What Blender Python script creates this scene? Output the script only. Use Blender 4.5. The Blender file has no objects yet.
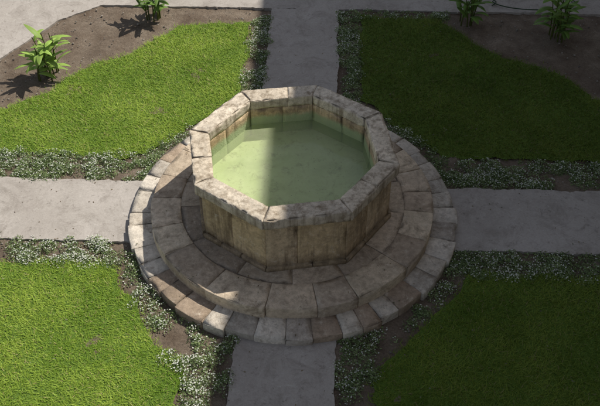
import bpy, math, random
import numpy as np
from mathutils import Vector, noise
rng=np.random.default_rng(7); random.seed(7)
S=bpy.context.scene
# ---------------------------------------------------------------- helpers
def link(o):
    S.collection.objects.link(o); return o
def empty(name,loc=(0,0,0)):
    e=bpy.data.objects.new(name,None); e.location=loc; e.empty_display_size=.3; return link(e)
def mesh_obj(name,V,F,mats,parent=None,tint=None,midx=None,smooth=False):
    me=bpy.data.meshes.new(name)
    V=np.asarray(V,dtype=np.float32)
    if isinstance(F,np.ndarray):
        n,k=F.shape
        me.vertices.add(len(V)); me.vertices.foreach_set('co',V.ravel())
        me.loops.add(n*k); me.loops.foreach_set('vertex_index',F.astype(np.int32).ravel())
        me.polygons.add(n); me.polygons.foreach_set('loop_start',np.arange(0,n*k,k,dtype=np.int32))
        me.polygons.foreach_set('loop_total',np.full(n,k,dtype=np.int32))
        me.update(calc_edges=True)
    else:
        me.from_pydata([tuple(map(float,v)) for v in V],[],F); me.update()
    for m in (mats if isinstance(mats,(list,tuple)) else [mats]): me.materials.append(m)
    if tint is not None:
        a=me.color_attributes.new('tint','FLOAT_COLOR','POINT')
        t=np.ones((len(V),4),dtype=np.float32); t[:,:3]=tint; a.data.foreach_set('color',t.ravel())
    if midx is not None: me.polygons.foreach_set('material_index',np.asarray(midx,dtype=np.int32))
    if smooth: me.polygons.foreach_set('use_smooth',np.ones(len(me.polygons),dtype=bool))
    me.validate(); o=bpy.data.objects.new(name,me); link(o)
    if parent: o.parent=parent
    return o
class NT:
    def __init__(s,name):
        s.m=bpy.data.materials.new(name); s.m.use_nodes=True; s.n=s.m.node_tree.nodes; s.l=s.m.node_tree.links
        s.b=s.n['Principled BSDF']; s.out=s.n['Material Output']
        s.b.inputs['Specular IOR Level'].default_value=.25
        s.tc=s.n.new('ShaderNodeTexCoord').outputs['Object']
    def noise(s,scale,detail=6,rough=.6,dist=0,vec=None):
        n=s.n.new('ShaderNodeTexNoise'); n.inputs['Scale'].default_value=scale; n.inputs['Detail'].default_value=min(detail,6)
        n.inputs['Roughness'].default_value=rough; n.inputs['Distortion'].default_value=dist
        s.l.new(vec or s.tc,n.inputs['Vector']); return n.outputs['Fac']
    def voro(s,scale,feat='F1',vec=None):
        n=s.n.new('ShaderNodeTexVoronoi'); n.feature=feat; n.inputs['Scale'].default_value=scale
        s.l.new(vec or s.tc,n.inputs['Vector']); return n.outputs['Distance']
    def ramp(s,fac,stops):
        n=s.n.new('ShaderNodeValToRGB'); e=n.color_ramp.elements
        while len(e)<len(stops): e.new(.5)
        for i,(p,c) in enumerate(stops):
            e[i].position=p; e[i].color=(c if isinstance(c,tuple) else (c,c,c))+(1,)
        s.l.new(fac,n.inputs['Fac']); return n.outputs['Color']
    def mix(s,a,b,fac,mode='MIX'):
        n=s.n.new('ShaderNodeMix'); n.data_type='RGBA'; n.blend_type=mode
        for sock,v in ((n.inputs['Factor'],fac),(n.inputs[6],a),(n.inputs[7],b)):
            if isinstance(v,bpy.types.NodeSocket): s.l.new(v,sock)
            elif isinstance(v,tuple): sock.default_value=v+(1,)
            else: sock.default_value=v
        return n.outputs[2]
    def math(s,op,a,b=0.):
        n=s.n.new('ShaderNodeMath'); n.operation=op
        for i,v in enumerate((a,b)):
            if isinstance(v,bpy.types.NodeSocket): s.l.new(v,n.inputs[i])
            else: n.inputs[i].default_value=v
        return n.outputs[0]
    def scaled(s,x,y,z):
        n=s.n.new('ShaderNodeMapping'); n.inputs['Scale'].default_value=(x,y,z); s.l.new(s.tc,n.inputs[0]); return n.outputs[0]
    def attr(s,name='tint'):
        n=s.n.new('ShaderNodeAttribute'); n.attribute_name=name; return n.outputs['Color']
    def xyz(s):
        x=s.n.new('ShaderNodeSeparateXYZ'); s.l.new(s.tc,x.inputs[0]); return x.outputs
    def bump(s,h,st=.4,dist=.01,prev=None):
        n=s.n.new('ShaderNodeBump'); n.inputs['Strength'].default_value=st; n.inputs['Distance'].default_value=dist
        s.l.new(h,n.inputs['Height'])
        if prev: s.l.new(prev,n.inputs['Normal'])
        return n.outputs[0]
    def done(s,col,rough=.85,nrm=None):
        if isinstance(col,tuple): s.b.inputs['Base Color'].default_value=col+(1,)
        else: s.l.new(col,s.b.inputs['Base Color'])
        s.b.inputs['Roughness'].default_value=rough
        if nrm: s.l.new(nrm,s.b.inputs['Normal'])
        return s.m
# ---------------------------------------------------------------- materials
def stone_mat(name,algae=False):
    t=NT(name); c=t.attr()
    c=t.mix(c,t.ramp(t.noise(2.3,5,.6),[(.3,.76),(.7,1.12)]),1.0,'MULTIPLY')
    c=t.mix(c,t.ramp(t.noise(16,6,.75),[(.3,.62),(.62,1.14)]),.85,'MULTIPLY')
    c=t.mix(c,(.15,.11,.07),t.ramp(t.noise(4.5,6,.8,.5),[(.50,0.),(.70,.75)]))
    if algae: # rain streaks down the walls
        c=t.mix(c,(.15,.105,.06),t.ramp(t.noise(1,6,.75,0,t.scaled(9,9,.9)),[(.47,0.),(.64,.7)]))
    c=t.mix(c,(.66,.60,.50),t.ramp(t.noise(8,6,.85,.3),[(.57,0.),(.68,.6)]))
    c=t.mix(c,(.05,.04,.028),t.ramp(t.voro(42),[(.06,.7),(.15,0.)]))
    c=t.mix(c,(.07,.06,.045),t.ramp(t.noise(6.5,6,.9,.9,t.scaled(1.3,1.1,1)),[(.61,0.),(.69,.65)]))
    if algae:
        X,Y,Z=t.xyz(); r=t.math('SQRT',t.math('ADD',t.math('MULTIPLY',X,X),t.math('MULTIPLY',Y,Y)))
        inside=t.math('LESS_THAN',r,1.168)
        zz=t.math('ADD',t.math('MULTIPLY',t.math('SUBTRACT',t.noise(6,5),.5),.12),Z)
        wet=t.ramp(t.math('SUBTRACT',zz,.4),[(.53,1.),(.60,0.)])
        fac=t.math('MULTIPLY',inside,wet)
        c=t.mix(c,(.36,.46,.26),t.math('MULTIPLY',fac,.85))
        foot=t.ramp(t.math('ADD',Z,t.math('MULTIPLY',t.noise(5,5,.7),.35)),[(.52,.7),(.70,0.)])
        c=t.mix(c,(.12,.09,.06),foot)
    b=t.bump(t.noise(10,6,.65),.45,.025)
    b=t.bump(t.noise(75,5,.7),.6,.008,b)
    b=t.bump(t.voro(42),.4,.005,b)
    return t.done(c,.9,b)
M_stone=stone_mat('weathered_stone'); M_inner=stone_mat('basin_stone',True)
t=NT('mortar'); M_mortar=t.done(t.ramp(t.noise(20),[(.3,(.12,.10,.075)),(.7,(.24,.20,.16))]),.95,t.bump(t.noise(60),.6,.01))
t=NT('concrete_paving')
c=t.ramp(t.noise(.9,6,.65,.4),[(.28,(.32,.285,.255)),(.5,(.39,.355,.32)),(.72,(.45,.41,.375))])
c=t.mix(c,t.ramp(t.noise(35,6,.8),[(.3,.80),(.7,1.08)]),.9,'MULTIPLY')
c=t.mix(c,(.19,.165,.14),t.ramp(t.noise(2.3,6,.8,.8),[(.49,0.),(.72,.7)]))
c=t.mix(c,(.15,.13,.11),t.ramp(t.noise(9,6,.85),[(.56,0.),(.66,.6)]))
c=t.mix(c,(.54,.51,.47),t.ramp(t.noise(5,6,.85,1.),[(.58,0.),(.68,.45)]))
b=t.bump(t.noise(6,6,.7),.3,.02); b=t.bump(t.noise(80,5,.7),.5,.006,b)
M_conc=t.done(c,.88,b)
t=NT('garden_soil')
c=t.ramp(t.noise(2.2,6,.7),[(.3,(.13,.092,.065)),(.55,(.23,.18,.135)),(.75,(.34,.28,.22))])
c=t.mix(c,t.ramp(t.noise(40,6,.8),[(.3,.5),(.7,1.3)]),.9,'MULTIPLY')
M_soil=t.done(c,.95,t.bump(t.noise(25,6,.8),.9,.04))
t=NT('lawn_turf'); M_turf=t.done(t.ramp(t.noise(30,6,.8),[(.3,(.07,.13,.02)),(.7,(.14,.22,.035))]),.95,t.bump(t.noise(60),.8,.03))
def leafmat(name,trans=.35,rough=.55):
    t=NT(name); a=t.attr(); t.done(a,rough)
    tr=t.n.new('ShaderNodeBsdfTranslucent'); t.l.new(a,tr.inputs[0])
    mx=t.n.new('ShaderNodeMixShader'); mx.inputs[0].default_value=trans
    t.l.new(t.b.outputs[0],mx.inputs[1]); t.l.new(tr.outputs[0],mx.inputs[2]); t.l.new(mx.outputs[0],t.out.inputs[0]); return t.m
M_grass=leafmat('grass_blade',.3,.6); M_leaf=leafmat('leaf',.3,.5); M_petal=leafmat('petal',.3,.7)
t=NT('pebble'); M_peb=t.done(t.mix(t.attr(),t.noise(30),.3,'MULTIPLY'),.9)
t=NT('basin_floor')
c=t.ramp(t.noise(1.6,6,.7,.5),[(.3,(.44,.49,.30)),(.5,(.60,.65,.42)),(.7,(.70,.73,.52))])
c=t.mix(c,(.17,.17,.09),t.ramp(t.noise(6,6,.85,.5),[(.52,0.),(.68,.8)]))
c=t.mix(c,(.08,.07,.04),t.ramp(t.voro(13),[(.05,.9),(.10,0.)]))
M_floor=t.done(c,.8)
t=NT('water')
tr=t.n.new('ShaderNodeBsdfTransparent'); tr.inputs[0].default_value=(.90,.95,.80,1)
df=t.n.new('ShaderNodeBsdfDiffuse'); t.l.new(t.ramp(t.noise(2.5,6,.7,.4),[(.3,(.50,.57,.34)),(.7,(.70,.75,.50))]),df.inputs[0])
gl=t.n.new('ShaderNodeBsdfGlossy'); gl.inputs['Roughness'].default_value=.03
bp=t.bump(t.noise(9,3,.5),.12,.01); t.l.new(bp,gl.inputs['Normal'])
m1=t.n.new('ShaderNodeMixShader'); m1.inputs[0].default_value=.32
fr=t.n.new('ShaderNodeFresnel'); fr.inputs[0].default_value=1.33
m2=t.n.new('ShaderNodeMixShader')
t.l.new(tr.outputs[0],m1.inputs[1]); t.l.new(df.outputs[0],m1.inputs[2])
t.l.new(fr.outputs[0],m2.inputs[0]); t.l.new(m1.outputs[0],m2.inputs[1]); t.l.new(gl.outputs[0],m2.inputs[2]); t.l.new(m2.outputs[0],t.out.inputs[0])
M_water=t.m
t=NT('plaster_wall'); M_wall=t.done(t.ramp(t.noise(1.2,6),[(.3,(.40,.33,.24)),(.7,(.52,.44,.33))]),.9,t.bump(t.noise(20),.3,.02))
t=NT('window_glass'); M_glass=t.done((.02,.025,.03),.1)
t=NT('rubber_hose'); M_hose=t.done((.02,.045,.02),.45)
# ---------------------------------------------------------------- stones
def fbm(p,seed,f):
    return noise.noise(Vector((p[0]*f+seed,p[1]*f-seed*1.7,p[2]*f+seed*.31)))
class Stones:
    def __init__(s): s.V=[];s.F=[];s.T=[]
    def add(s,size,mapf,r=.02,amp=.006,tint=(.3,.27,.24),step=.06,chip=1.0):
        seed=random.uniform(0,100)
        ax=[]
        for L in size:
            rr=min(r,L*.3); n=max(1,int((L-2*rr)/step))
            ax.append(np.concatenate([[0,.3*rr],np.linspace(rr,L-rr,n+1),[L-.3*rr,L]]))
        n=[len(a)-1 for a in ax]; idx={}
        def vid(i,j,k):
            key=(i,j,k)
            if key in idx: return idx[key]
            p=np.array([ax[0][i],ax[1][j],ax[2][k]]); L=np.array(size); rr=np.minimum(r,L*.3)
            q=np.clip(p,rr,L-rr); d=(p-q)/rr; ln=np.linalg.norm(d)
            on=(np.abs(d)>.05).sum()
            if ln>1e-6: p=q+d/ln*rr
            u=p/L; w=np.array(mapf(*u))
            if on>=2:
                e=max(0,fbm(w,seed+9,6)-.08)*chip*.07+max(0,fbm(w,seed+3,20))*.010*chip
                c=np.array(mapf(.5 if abs(d[0])>.05 else u[0],.5 if abs(d[1])>.05 else u[1],.5 if abs(d[2])>.05 else u[2]))
                dd=c-w; dl=np.linalg.norm(dd)
                if dl>1e-6: w=w+dd/dl*min(e,dl*.4)
            a=noise.noise_vector(Vector(w*4)+Vector((seed,)*3)); b2=noise.noise_vector(Vector(w*17)+Vector((seed,)*3))
            w=w+np.array(a)*amp*1.3+np.array(b2)*amp*.6
            idx[key]=len(s.V); s.V.append(w); s.T.append(tint); return idx[key]
        for axis in range(3):
            a,b=[x for x in range(3) if x!=axis]
            for side in (0,1):
                for i in range(n[a]):
                    for j in range(n[b]):
                        q=[]
                        for (x,y) in ((i,j),(i+1,j),(i+1,j+1),(i,j+1)):
                            t=[0,0,0]; t[axis]=n[axis]*side; t[a]=x; t[b]=y; q.append(vid(*t))
                        if (side==1)==(axis==1): q.reverse()
                        s.F.append(q)
    def build(s,name,mat,parent):
        return mesh_obj(name,s.V,s.F,mat,parent,tint=np.array(s.T),smooth=True)
def ring(name,r0,r1,z0,z1,n,parent,pal,r=.012,amp=.003,off=0,zj=.004,gap=.004,chip=1.,rj=.012):
    st=Stones(); w=np.array([random.uniform(.7,1.35) for _ in range(n)]); w=w/w.sum()*2*math.pi
    a=off
    for i in range(n):
        g=gap*random.uniform(.5,2.)
        a0=a+g/r1/2; a1=a+w[i]-g/r1/2; a+=w[i]
        dz=random.uniform(-zj,zj); ro=r1+random.uniform(-rj*1.5,rj); tl=random.uniform(-.008,.008); tv=random.uniform(-.005,.005); sk=random.uniform(-.02,.02)/r1
        f=lambda u,v,k,a0=a0,a1=a1,dz=dz,ro=ro,tl=tl,tv=tv,sk=sk:((r0+(ro-r0)*v)*math.cos(a0+(a1-a0)*u+sk*(v-.5)),(r0+(ro-r0)*v)*math.sin(a0+(a1-a0)*u+sk*(v-.5)),z0+(z1+dz+tl*(u-.5)+tv*(v-.5)-z0)*k)
        c=np.array(random.choice(pal))*random.uniform(.80,1.14)
        st.add((w[i]*(r0+r1)/2,r1-r0,z1-z0),f,r,amp,tuple(c),chip=chip)
    return st.build(name,M_stone,parent)
fountain=empty('stone_fountain')
palG=[(.53,.47,.39),(.57,.51,.43),(.49,.43,.365),(.55,.455,.35),(.37,.285,.21),(.60,.54,.46),(.51,.455,.385)]
palB=[(.60,.485,.355),(.63,.52,.385),(.54,.44,.33),(.61,.50,.375),(.55,.45,.345),(.47,.375,.28)]
palD=[(.47,.38,.285),(.51,.415,.31),(.43,.345,.26)]
ring('lower_step',1.80,2.21,-.05,.15,42,fountain,palG,off=.05,chip=1.3,r=.009,zj=.005,gap=.004,amp=.004,rj=.018)
ring('upper_step',1.50,1.90,.10,.33,20,fountain,palB,off=.12,r=.010,chip=1.1,zj=.003,gap=.003,amp=.003)
ring('platform',.95,1.497,.10,.318,14,fountain,palD,off=.3,r=.008,zj=.002,gap=.003)
def disc(name,r0,z,zlo,mat,n=96,parent=None):
    V=[(r0*math.cos(2*math.pi*i/n),r0*math.sin(2*math.pi*i/n),zz) for zz in (zlo,z) for i in range(n)]
    F=[[i,(i+1)%n,n+(i+1)%n,n+i] for i in range(n)]+[list(range(n,2*n))]
    return mesh_obj(name,V,F,mat,parent)
disc('step_mortar',2.16,.137,-.05,M_mortar,parent=fountain)
disc('platform_mortar',1.87,.308,.1,M_mortar,parent=fountain)
OFF=math.radians(33.0)
def oc(R,k): a=OFF+k*math.pi/4; return np.array([R*math.cos(a),R*math.sin(a)])
def octo(name,Ri,Ro,z0,z1,splits,pal,mat,r,amp,zj=.0,chip=1.,step=.06,inj=0,gapm=.002):
    st=Stones()
    for k in range(8):
        n=splits[k%len(splits)]; cuts=np.linspace(0,1,n+1)
        for i in range(1,n): cuts[i]+=random.uniform(-.16,.16)/n*2
        L=np.linalg.norm(oc(Ro,k+1)-oc(Ro,k))
        for i in range(n):
            g=gapm/L; u0=cuts[i]+g; u1=cuts[i+1]-g; dz=random.uniform(-zj,zj); o=random.uniform(-inj,inj)
            def f(u,v,w,k=k,u0=u0,u1=u1,dz=dz,o=o):
                uu=u0+(u1-u0)*u
                A=oc(Ri+o,k)+(oc(Ri+o,k+1)-oc(Ri+o,k))*uu; B=oc(Ro+o,k)+(oc(Ro+o,k+1)-oc(Ro+o,k))*uu
                P=A+(B-A)*v; return (P[0],P[1],z0+(z1+dz-z0)*w)
            c=np.array(random.choice(pal))*random.uniform(.9,1.1)
            st.add((L*(u1-u0),(Ro-Ri)*.92,z1-z0),f,r,amp,tuple(c),step=step,chip=chip)
    return st.build(name,mat,fountain)
palW=[(.60,.45,.27),(.63,.48,.30),(.56,.42,.265),(.61,.47,.31)]
palR=[(.70,.61,.49),(.72,.63,.51),(.66,.57,.455),(.70,.60,.47)]
ZR=1.25
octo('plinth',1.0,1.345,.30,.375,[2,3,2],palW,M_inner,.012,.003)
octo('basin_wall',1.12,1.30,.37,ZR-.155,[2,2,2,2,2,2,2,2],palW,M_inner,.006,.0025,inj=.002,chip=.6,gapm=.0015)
octo('rim',1.115,1.385,ZR-.155,ZR,[1,2,1,2,1,1,2,1],palR,M_inner,.012,.006,zj=.004,chip=2.8,step=.03,inj=.004,gapm=.002)
V=[]
for k in range(8):
    a=oc(1.21,k); V+= [(a[0],a[1],.3),(a[0],a[1],ZR-.05)]
F=[[2*k,2*((k+1)%8),2*((k+1)%8)+1,2*k+1] for k in range(8)]
mesh_obj('wall_core',V,F,M_mortar,fountain)
def octplane(name,R,z,mat):
    V=[(oc(R,k)[0],oc(R,k)[1],z) for k in range(8)]
    return mesh_obj(name,V,[list(range(8))],mat,fountain)
octplane('basin_floor',1.19,.66,M_floor)
octplane('water',1.18,.83,M_water)
# ---------------------------------------------------------------- ground, paths, soil
mesh_obj('ground',[(-400,-400,-.06),(400,-400,-.06),(400,400,-.06),(-400,400,-.06)],[[0,1,2,3]],M_soil)
xs=np.arange(-9,9.01,.06); ys=np.arange(-7,9.01,.06); nx,ny=len(xs),len(ys)
V=[(x,y,.012+.035*noise.noise(Vector((x*2,y*2,0)))+.02*noise.noise(Vector((x*8,y*8,3)))) for y in ys for x in xs]
ii,jj=np.meshgrid(np.arange(nx-1),np.arange(ny-1)); b=(jj*nx+ii).ravel()
mesh_obj('garden_soil',V,np.stack([b,b+1,b+nx+1,b+nx],1),M_soil,smooth=True)
def slab(name,poly,z=.05,depth=.12):
    P=[]
    n=len(poly)
    for i in range(n):
        a=np.array(poly[i]);b2=np.array(poly[(i+1)%n]); L=np.linalg.norm(b2-a); m=max(1,int(L/.05)); nr=np.array([-(b2-a)[1],(b2-a)[0]])/L
        for k in range(m):
            p=a+(b2-a)*k/m; j=.03*noise.noise(Vector((p[0]*2.5,p[1]*2.5,7)))+.025*noise.noise(Vector((p[0]*13,p[1]*13,2)))
            P.append(p+nr*j)
    m=len(P); V=[(p[0],p[1],z) for p in P]+[(p[0],p[1],z-depth) for p in P]
    F=[list(range(m))]+[[i,m+i,m+(i+1)%m,(i+1)%m] for i in range(m)]
    return mesh_obj(name,V,F,M_conc)
slab('garden_path',[(-9,-.6),(-1.9,-.6),(-1.9,.6),(-9,.6)])
slab('garden_path',[(1.9,-.6),(9,-.6),(9,.6),(1.9,.6)])
slab('garden_path',[(-.6,1.9),(.6,1.9),(.6,5.3),(-.6,5.3)])
slab('garden_path',[(-.6,-8),(.6,-8),(.6,-1.9),(-.6,-1.9)])
slab('perimeter_path',[(-9,9),(-9,2.4),(-5.6,2.7),(-5.1,3.5),(-4.4,4.75),(-3.7,5.3),(6.0,5.32),(6.2,9)],z=.046)
# ---------------------------------------------------------------- lawns
def inpoly(px,py,poly):
    ins=np.zeros(len(px),bool); n=len(poly)
    for i in range(n):
        x0,y0=poly[i]; x1,y1=poly[(i+1)%n]
        c=((y0>py)!=(y1>py))&(px<(x1-x0)*(py-y0)/(y1-y0+1e-12)+x0); ins^=c
    return ins
def lowf(x,y,f,s=0): return np.sin(x*f+s)*np.cos(y*f*1.3+s*2)+.5*np.sin(x*f*2.3+y*f*1.9+s*3)+.4*np.sin(x*f*4.1-y*f*5.2+s)
def lawn(poly,dens=4500,shade_k=1.):
    poly=np.array(poly)
    P=[]
    for i in range(len(poly)):
        a=poly[i];b2=poly[(i+1)%len(poly)]; L=np.linalg.norm(b2-a); m=max(1,int(L/.1)); nr=np.array([-(b2-a)[1],(b2-a)[0]])/L
        for k in range(m):
            p=a+(b2-a)*k/m; P.append(p+nr*(.11*noise.noise(Vector((p[0]*2.2,p[1]*2.2,1)))+.07*noise.noise(Vector((p[0]*9,p[1]*9,1)))))
    P=np.array(P); mn=P.min(0);mx=P.max(0); N=int((mx-mn).prod()*dens)
    x=rng.uniform(mn[0],mx[0],N); y=rng.uniform(mn[1],mx[1],N); k=inpoly(x+rng.normal(0,.04,N),y+rng.normal(0,.04,N),P)
    x=x[k];y=y[k];N=len(x)
    h=rng.uniform(.02,.045,N)*(1+.15*lowf(x,y,2.,3)); az=rng.uniform(0,2*math.pi,N); lean=rng.uniform(.6,2.2,N)*h; la=az+math.pi/2+rng.normal(0,.3,N); w=rng.uniform(.0035,.007,N)
    z0=.036
    A=np.stack([x-np.cos(az)*w,y-np.sin(az)*w,np.full(N,z0)],1);B=np.stack([x+np.cos(az)*w,y+np.sin(az)*w,np.full(N,z0)],1)
    mx_=x+np.cos(la)*lean; my=y+np.sin(la)*lean; C=np.stack([mx_,my,z0+h],1)
    V=np.stack([A,B,C],1).reshape(-1,3); F=np.arange(3*N).reshape(-1,3)
    nz=np.array([noise.noise(Vector((a*1.1,b_*1.1,4)))+.6*noise.noise(Vector((a*3.5,b_*3.5,8))) for a,b_ in zip(x,y)])
    pt=np.clip(.5+.55*nz+rng.normal(0,.22,N),0,1)[:,None]
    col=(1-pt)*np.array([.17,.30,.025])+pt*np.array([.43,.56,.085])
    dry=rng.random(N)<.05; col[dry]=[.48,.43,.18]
    T=np.repeat(col*shade_k,3,axis=0)  # blade colour is scaled down where a lawn has shade painted in
    T[0::3]*=.85; T[1::3]*=.85
    nb=len(P); Vt=np.array([(p[0],p[1],.038) for p in P])
    V=np.vstack([V,Vt]); T=np.vstack([T,np.tile([.05,.1,.02],(nb,1))])
    me_faces=[tuple(f) for f in F]+[tuple(range(3*N,3*N+nb))]
    return mesh_obj('lawn',V,me_faces,[M_grass,M_turf],tint=T,midx=[0]*N+[1])
lawn([(-5.6,2.0),(-4.68,2.16),(-4.09,2.58),(-3.51,3.45),(-2.92,3.73),(-2.23,4.65),(-.97,4.85),(-.95,2.7),(-1.3,2.25),(-1.75,1.75),(-2.2,1.15),(-4.4,1.14),(-5.6,1.14)])
lawn([(.99,5.1),(2.44,5.05),(3.04,4.14),(4.26,3.39),(4.9,2.6),(6,2.4),(6,1.24),(2.12,1.25),(1.6,1.9),(1.0,2.6)],shade_k=.48)  # upper right lawn: blades coloured darker to deepen the building's shade
lawn([(-5.2,-1.05),(-3.76,-1.03),(-2.4,-.93),(-1.97,-1.55),(-1.5,-2.22),(-1.2,-2.6),(-1.17,-3.2),(-1.15,-4),(-5.2,-4)])
lawn([(5.4,-.98),(2.32,-1.0),(1.95,-1.56),(1.4,-2.13),(1.08,-2.7),(1.05,-4),(5.4,-4)],shade_k=.6)  # lower right lawn: shade also painted into the blade colour
# ---------------------------------------------------------------- flower borders
def border(strips,fl=14,green=((.11,.165,.06),(.32,.40,.18)),skip=-.4,rmin=2.24,sz=1.):
    V=[];T=[];MI=[]
    for (x0,y0,x1,y1,wd,dn) in strips:
        L=math.hypot(x1-x0,y1-y0); tx,ty=(x1-x0)/L,(y1-y0)/L; n=int(L*wd*dn)
        for _ in range(n):
            s=random.uniform(0,L); q=random.uniform(-.5,.5)*wd; cx=x0+tx*s-ty*q; cy=y0+ty*s+tx*q
            if math.hypot(cx,cy)<rmin: continue
            if noise.noise(Vector((cx*2.5,cy*2.5,11)))<skip: continue
            R=random.uniform(.045,.12)*sz; H=R*random.uniform(.35,.9); tone=random.random()
            m=int(100*(R/.1)**2)
            th=rng.uniform(0,2*math.pi,m); rr=R*np.sqrt(rng.random(m))*rng.uniform(.8,1.3,m); zz=.025+H*np.clip(1-(rr/R)**2,0,1)*rng.uniform(.4,1.1,m)
            c=np.stack([cx+rr*np.cos(th),cy+rr*np.sin(th),zz],1)
            d=rng.normal(0,1,(m,3)); d[:,2]=d[:,2]*.4+.3; d/=np.linalg.norm(d,axis=1)[:,None]
            e=np.cross(d,rng.normal(0,1,(m,3))); e/=np.linalg.norm(e,axis=1)[:,None]
            l=rng.uniform(.009,.02,m)[:,None]; w=l*.45
            q4=np.stack([c-d*l,c+e*w,c+d*l,c-e*w],1)
            V.append(q4.reshape(-1,3)); g=np.clip(rng.random(m)*.6+tone*.4,0,1)[:,None]
            T.append(np.repeat(np.array(green[0])*(1-g)+np.array(green[1])*g,4,axis=0)); MI+= [0]*m
            m=int(rng.poisson(fl*(R/.1)**2*(.3+1.2*max(0,noise.noise(Vector((cx*1.7,cy*1.7,5)))+.35))))
            if m:
                th=rng.uniform(0,2*math.pi,m); rr=R*np.sqrt(rng.random(m)); zz=.03+H*(1-(rr/R)**2)*1.05+rng.uniform(0,.02,m)
                c=np.stack([cx+rr*np.cos(th),cy+rr*np.sin(th),zz],1); a=rng.uniform(0,6.28,m); l=rng.uniform(.005,.011,m)
                u=np.stack([np.cos(a)*l,np.sin(a)*l,rng.uniform(-.4,.4,m)*l],1); v=np.stack([-np.sin(a)*l,np.cos(a)*l,rng.uniform(-.4,.4,m)*l],1)
                V.append(np.stack([c-u,c-v,c+u,c+v],1).reshape(-1,3)); T.append(np.tile([.66,.67,.60],(4*m,1))); MI+=[1]*m
    V=np.vstack(V);T=np.vstack(T); F=np.arange(len(V)).reshape(-1,4)
    return mesh_obj('flower_border',V,F,[M_leaf,M_petal],tint=T,midx=MI)
def arc(a0,a1,r,wd,dn):
    out=[]; n=max(2,int((a1-a0)/12))
    for i in range(n):
        p=math.radians(a0+(a1-a0)*i/n); q=math.radians(a0+(a1-a0)*(i+1)/n); out.append((r*math.cos(p),r*math.sin(p),r*math.cos(q),r*math.sin(q),wd,dn))
    return out
border([(-5.4,.9,-2.0,.88,.60,130),(-.78,2.1,-.78,5.0,.38,150)]+arc(107,162,2.36,.3,90),skip=-.28)
border([(2.0,.93,5.9,.93,.54,130),(.8,2.1,.8,5.2,.38,150),(1.1,5.1,2.6,5.2,.25,90)]+arc(18,72,2.38,.3,90),fl=12,skip=-.3)
border([(-5.2,-.82,-2.3,-.8,.42,100),(-2.2,-.95,-1.65,-1.65,.4,35),(-1.75,-1.75,-1.0,-2.4,.6,80),(-.88,-2.2,-.88,-4.0,.52,100)]+arc(200,254,2.32,.22,35),fl=20,skip=-.12,rmin=2.2,sz=1.15)
border([(2.0,-.84,5.4,-.84,.48,140),(.85,-2.1,.85,-4.0,.48,120)]+arc(288,342,2.36,.28,60),fl=12,skip=-.22,rmin=2.2)
# ---------------------------------------------------------------- pebbles / soil clods
import bmesh
V=[];F=[];T=[]
bm=bmesh.new(); bmesh.ops.create_icosphere(bm,subdivisions=1,radius=1); iv=np.array([v.co[:] for v in bm.verts]); iff=np.array([[v.index for v in f.verts] for f in bm.faces]); bm.free()
N=6500; x=rng.uniform(-6,6,N); y=rng.uniform(-4.5,5.6,N)
keep=(np.hypot(x,y)>2.25)&(np.abs(x)>.58)&(np.abs(y)>.58)
x=x[keep];y=y[keep];N=len(x)
for i in range(N):
    s=.005+.02*random.random()**3; sc=np.array([1,random.uniform(.6,1),random.uniform(.4,.8)])*s
    V.append(iv*sc*(1+rng.normal(0,.12,(len(iv),1)))+np.array([x[i],y[i],.03])); F.append(iff+i*len(iv)); g=random.uniform(.14,.4); T.append(np.tile([g,g*.88,g*.75],(len(iv),1)))
mesh_obj('pebbles',np.vstack(V),np.vstack(F),M_peb,tint=np.vstack(T))
# small fallen leaves on the steps and paving
V=[];T=[]
for _ in range(300):
    a=random.uniform(0,6.28); kind=random.random()
    if kind<.45: r_=random.uniform(1.38,2.15); px,py=r_*math.cos(a),r_*math.sin(a); pz=.345 if r_<1.88 else .168
    else:
        s=random.uniform(2.3,5); o=random.choice((-1,1))*(.6-.55*random.random()**2); px,py=random.choice([(s,o),(-s,o),(o,s),(o,-s)]); pz=.056
    l=random.uniform(.006,.018); c=np.array([px,py,pz]); u=np.array([math.cos(a)*l,math.sin(a)*l,.003]); v=np.array([-math.sin(a)*l*.5,math.cos(a)*l*.5,-.001])
    V+= [c-u,c-v,c+u,c+v]; T+=[random.choice([(.14,.10,.06),(.22,.17,.09),(.10,.11,.05)])]*4
mesh_obj('fallen_leaves',V,np.arange(len(V)).reshape(-1,4),M_leaf,tint=np.array(T))
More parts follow.
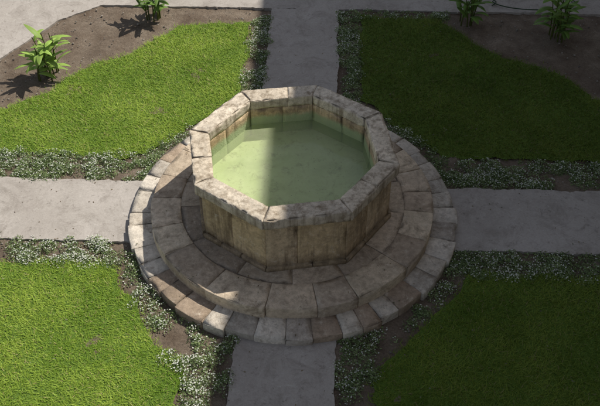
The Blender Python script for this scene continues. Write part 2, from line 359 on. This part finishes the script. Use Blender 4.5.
# ---------------------------------------------------------------- broad leaved plants
def plant(x,y,h,n,col,spread=.35,lw=.06,ll=.35):
    V=[];F=[];T=[]
    def strip(base,az,el,L,W,c,droop):
        K=8; p=np.array(base,float); e=el; b0=len(V)
        for i in range(K+1):
            t=i/K; d=np.array([math.cos(az)*math.cos(e),math.sin(az)*math.cos(e),math.sin(e)]); sd=np.array([-math.sin(az),math.cos(az),0])
            w=W*math.sin(math.pi*min(1,(t*.93+.07)))**.7; up=np.cross(d,sd)*-1
            V.extend([p-sd*w+up*w*.35,p.copy(),p+sd*w+up*w*.35]); cc=np.array(c)*random.uniform(.85,1.15); T.extend([cc,cc*.8,cc])
            p=p+d*L/K; e-=droop/K
        for i in range(K):
            a=b0+3*i; F.append([a,a+1,a+4,a+3]); F.append([a+1,a+2,a+5,a+4])
    ns=max(2,n//5)
    for s in range(ns):
        az=random.uniform(0,6.28); sx=x+random.uniform(-.08,.08)*spread*3; sy=y+random.uniform(-.08,.08)*spread*3; H=h*random.uniform(.7,1.1); tl=random.uniform(.05,.3)*spread*2
        b0=len(V); K=6
        for i in range(K+1):
            t=i/K; cx=sx+math.cos(az)*tl*t*t*H; cy=sy+math.sin(az)*tl*t*t*H
            for q in range(5): V.append(np.array([cx+.012*(1.1-.5*t)*math.cos(q*1.257),cy+.012*(1.1-.5*t)*math.sin(q*1.257),H*t])); T.append(np.array((.1,.12,.03)))
        for i in range(K):
            for q in range(5): F.append([b0+5*i+q,b0+5*i+(q+1)%5,b0+5*i+5+(q+1)%5,b0+5*i+5+q])
        for l in range(5):
            t=.25+.75*(l+random.random()*.5)/5; cx=sx+math.cos(az)*tl*t*t*H; cy=sy+math.sin(az)*tl*t*t*H
            strip((cx,cy,H*min(t,1)),random.uniform(0,6.28),random.uniform(.3,1.2),ll*random.uniform(.7,1.2),lw*random.uniform(.7,1.2),np.array(col)*random.uniform(.7,1.25),random.uniform(.6,1.9))
    return mesh_obj('broadleaf_plant',V,F,M_leaf,tint=np.array(T),smooth=True)
G1=(.34,.50,.11);G2=(.17,.29,.06)
plant(-4.15,3.1,.8,50,G1,lw=.045,spread=.6); plant(-2.7,4.9,.8,35,G2,lw=.045,spread=.5)
plant(2.9,4.95,.75,35,G2,lw=.045,spread=.5); plant(4.4,4.5,.85,45,G2,lw=.05,spread=.6)
cu=bpy.data.curves.new('garden_hose','CURVE'); cu.dimensions='3D'; cu.bevel_depth=.010; sp=cu.splines.new('NURBS')
pts=[(3.1+.5*t+.3*math.cos(t*2.2),5.5+.16*math.sin(t*2.2),.07+.01*t) for t in np.linspace(0,4,26)]
sp.points.add(len(pts)-1)
for i,p in enumerate(pts): sp.points[i].co=(*p,1)
sp.use_endpoint_u=True; cu.materials.append(M_hose); link(bpy.data.objects.new('garden_hose',cu))
# ---------------------------------------------------------------- convent wing on the right: it shades the right half of the court
SX=math.radians(60); EL=math.radians(54)
BX=6.9; HB=(BX+.85)*math.tan(EL)/math.sin(SX)
bd=empty('convent_building',(0,0,0))
def box(name,x0,x1,y0,y1,z0,z1,mat,parent):
    V=[(x,y,z) for x in (x0,x1) for y in (y0,y1) for z in (z0,z1)]
    return mesh_obj(name,V,[[0,1,3,2],[4,6,7,5],[0,4,5,1],[2,3,7,6],[0,2,6,4],[1,5,7,3]],mat,parent)
box('wall',BX+.3,BX+12,-16,30,-.05,HB-.35,M_wall,bd)
box('cornice',BX,BX+12.3,-16.3,30.3,HB-.35,HB,M_wall,bd)
box('string_course',BX+.15,BX+.297,-16,30,5.2,5.45,M_wall,bd)
for fl in range(2):
    z=1.2+fl*5.0
    for i in range(11):
        y=-14+i*4
        box('window_%d_%d'%(fl,i),BX+.26,BX+.297,y,y+1.3,z,z+2.4,M_glass,bd)
        box('sill_%d_%d'%(fl,i),BX+.12,BX+.297,y-.15,y+1.45,z-.16,z-.003,M_wall,bd)
        box('lintel_%d_%d'%(fl,i),BX+.2,BX+.297,y-.15,y+1.45,z+2.403,z+2.6,M_wall,bd)
# ---------------------------------------------------------------- light, sky, camera
d=Vector((math.sin(SX)*math.cos(EL),math.cos(SX)*math.cos(EL),math.sin(EL)))
L=bpy.data.lights.new('sun','SUN'); L.energy=5.0; L.angle=math.radians(.5); L.color=(1,.95,.86)
lo=bpy.data.objects.new('sun',L); lo.rotation_euler=d.to_track_quat('Z','Y').to_euler(); lo.location=(5,8,30); link(lo)
W=bpy.data.worlds.new('World'); S.world=W; W.use_nodes=True
wn=W.node_tree.nodes; sk=wn.new('ShaderNodeTexSky'); sk.sky_type='NISHITA'; sk.sun_disc=False; sk.sun_elevation=EL; sk.sun_rotation=SX
hs=wn.new('ShaderNodeHueSaturation'); hs.inputs['Saturation'].default_value=.55
W.node_tree.links.new(sk.outputs[0],hs.inputs['Color']); W.node_tree.links.new(hs.outputs[0],wn['Background'].inputs[0]); wn['Background'].inputs[1].default_value=.105
cam=bpy.data.cameras.new('camera'); cam.lens=51.06; cam.sensor_width=36; cam.clip_end=1500
co=bpy.data.objects.new('camera',cam); co.location=(.4,-8.27,8.25); co.rotation_euler=(math.radians(46),0,math.radians(2.08)); link(co); S.camera=co
S.view_settings.view_transform='Standard'; S.view_settings.look='None'; S.view_settings.exposure=0
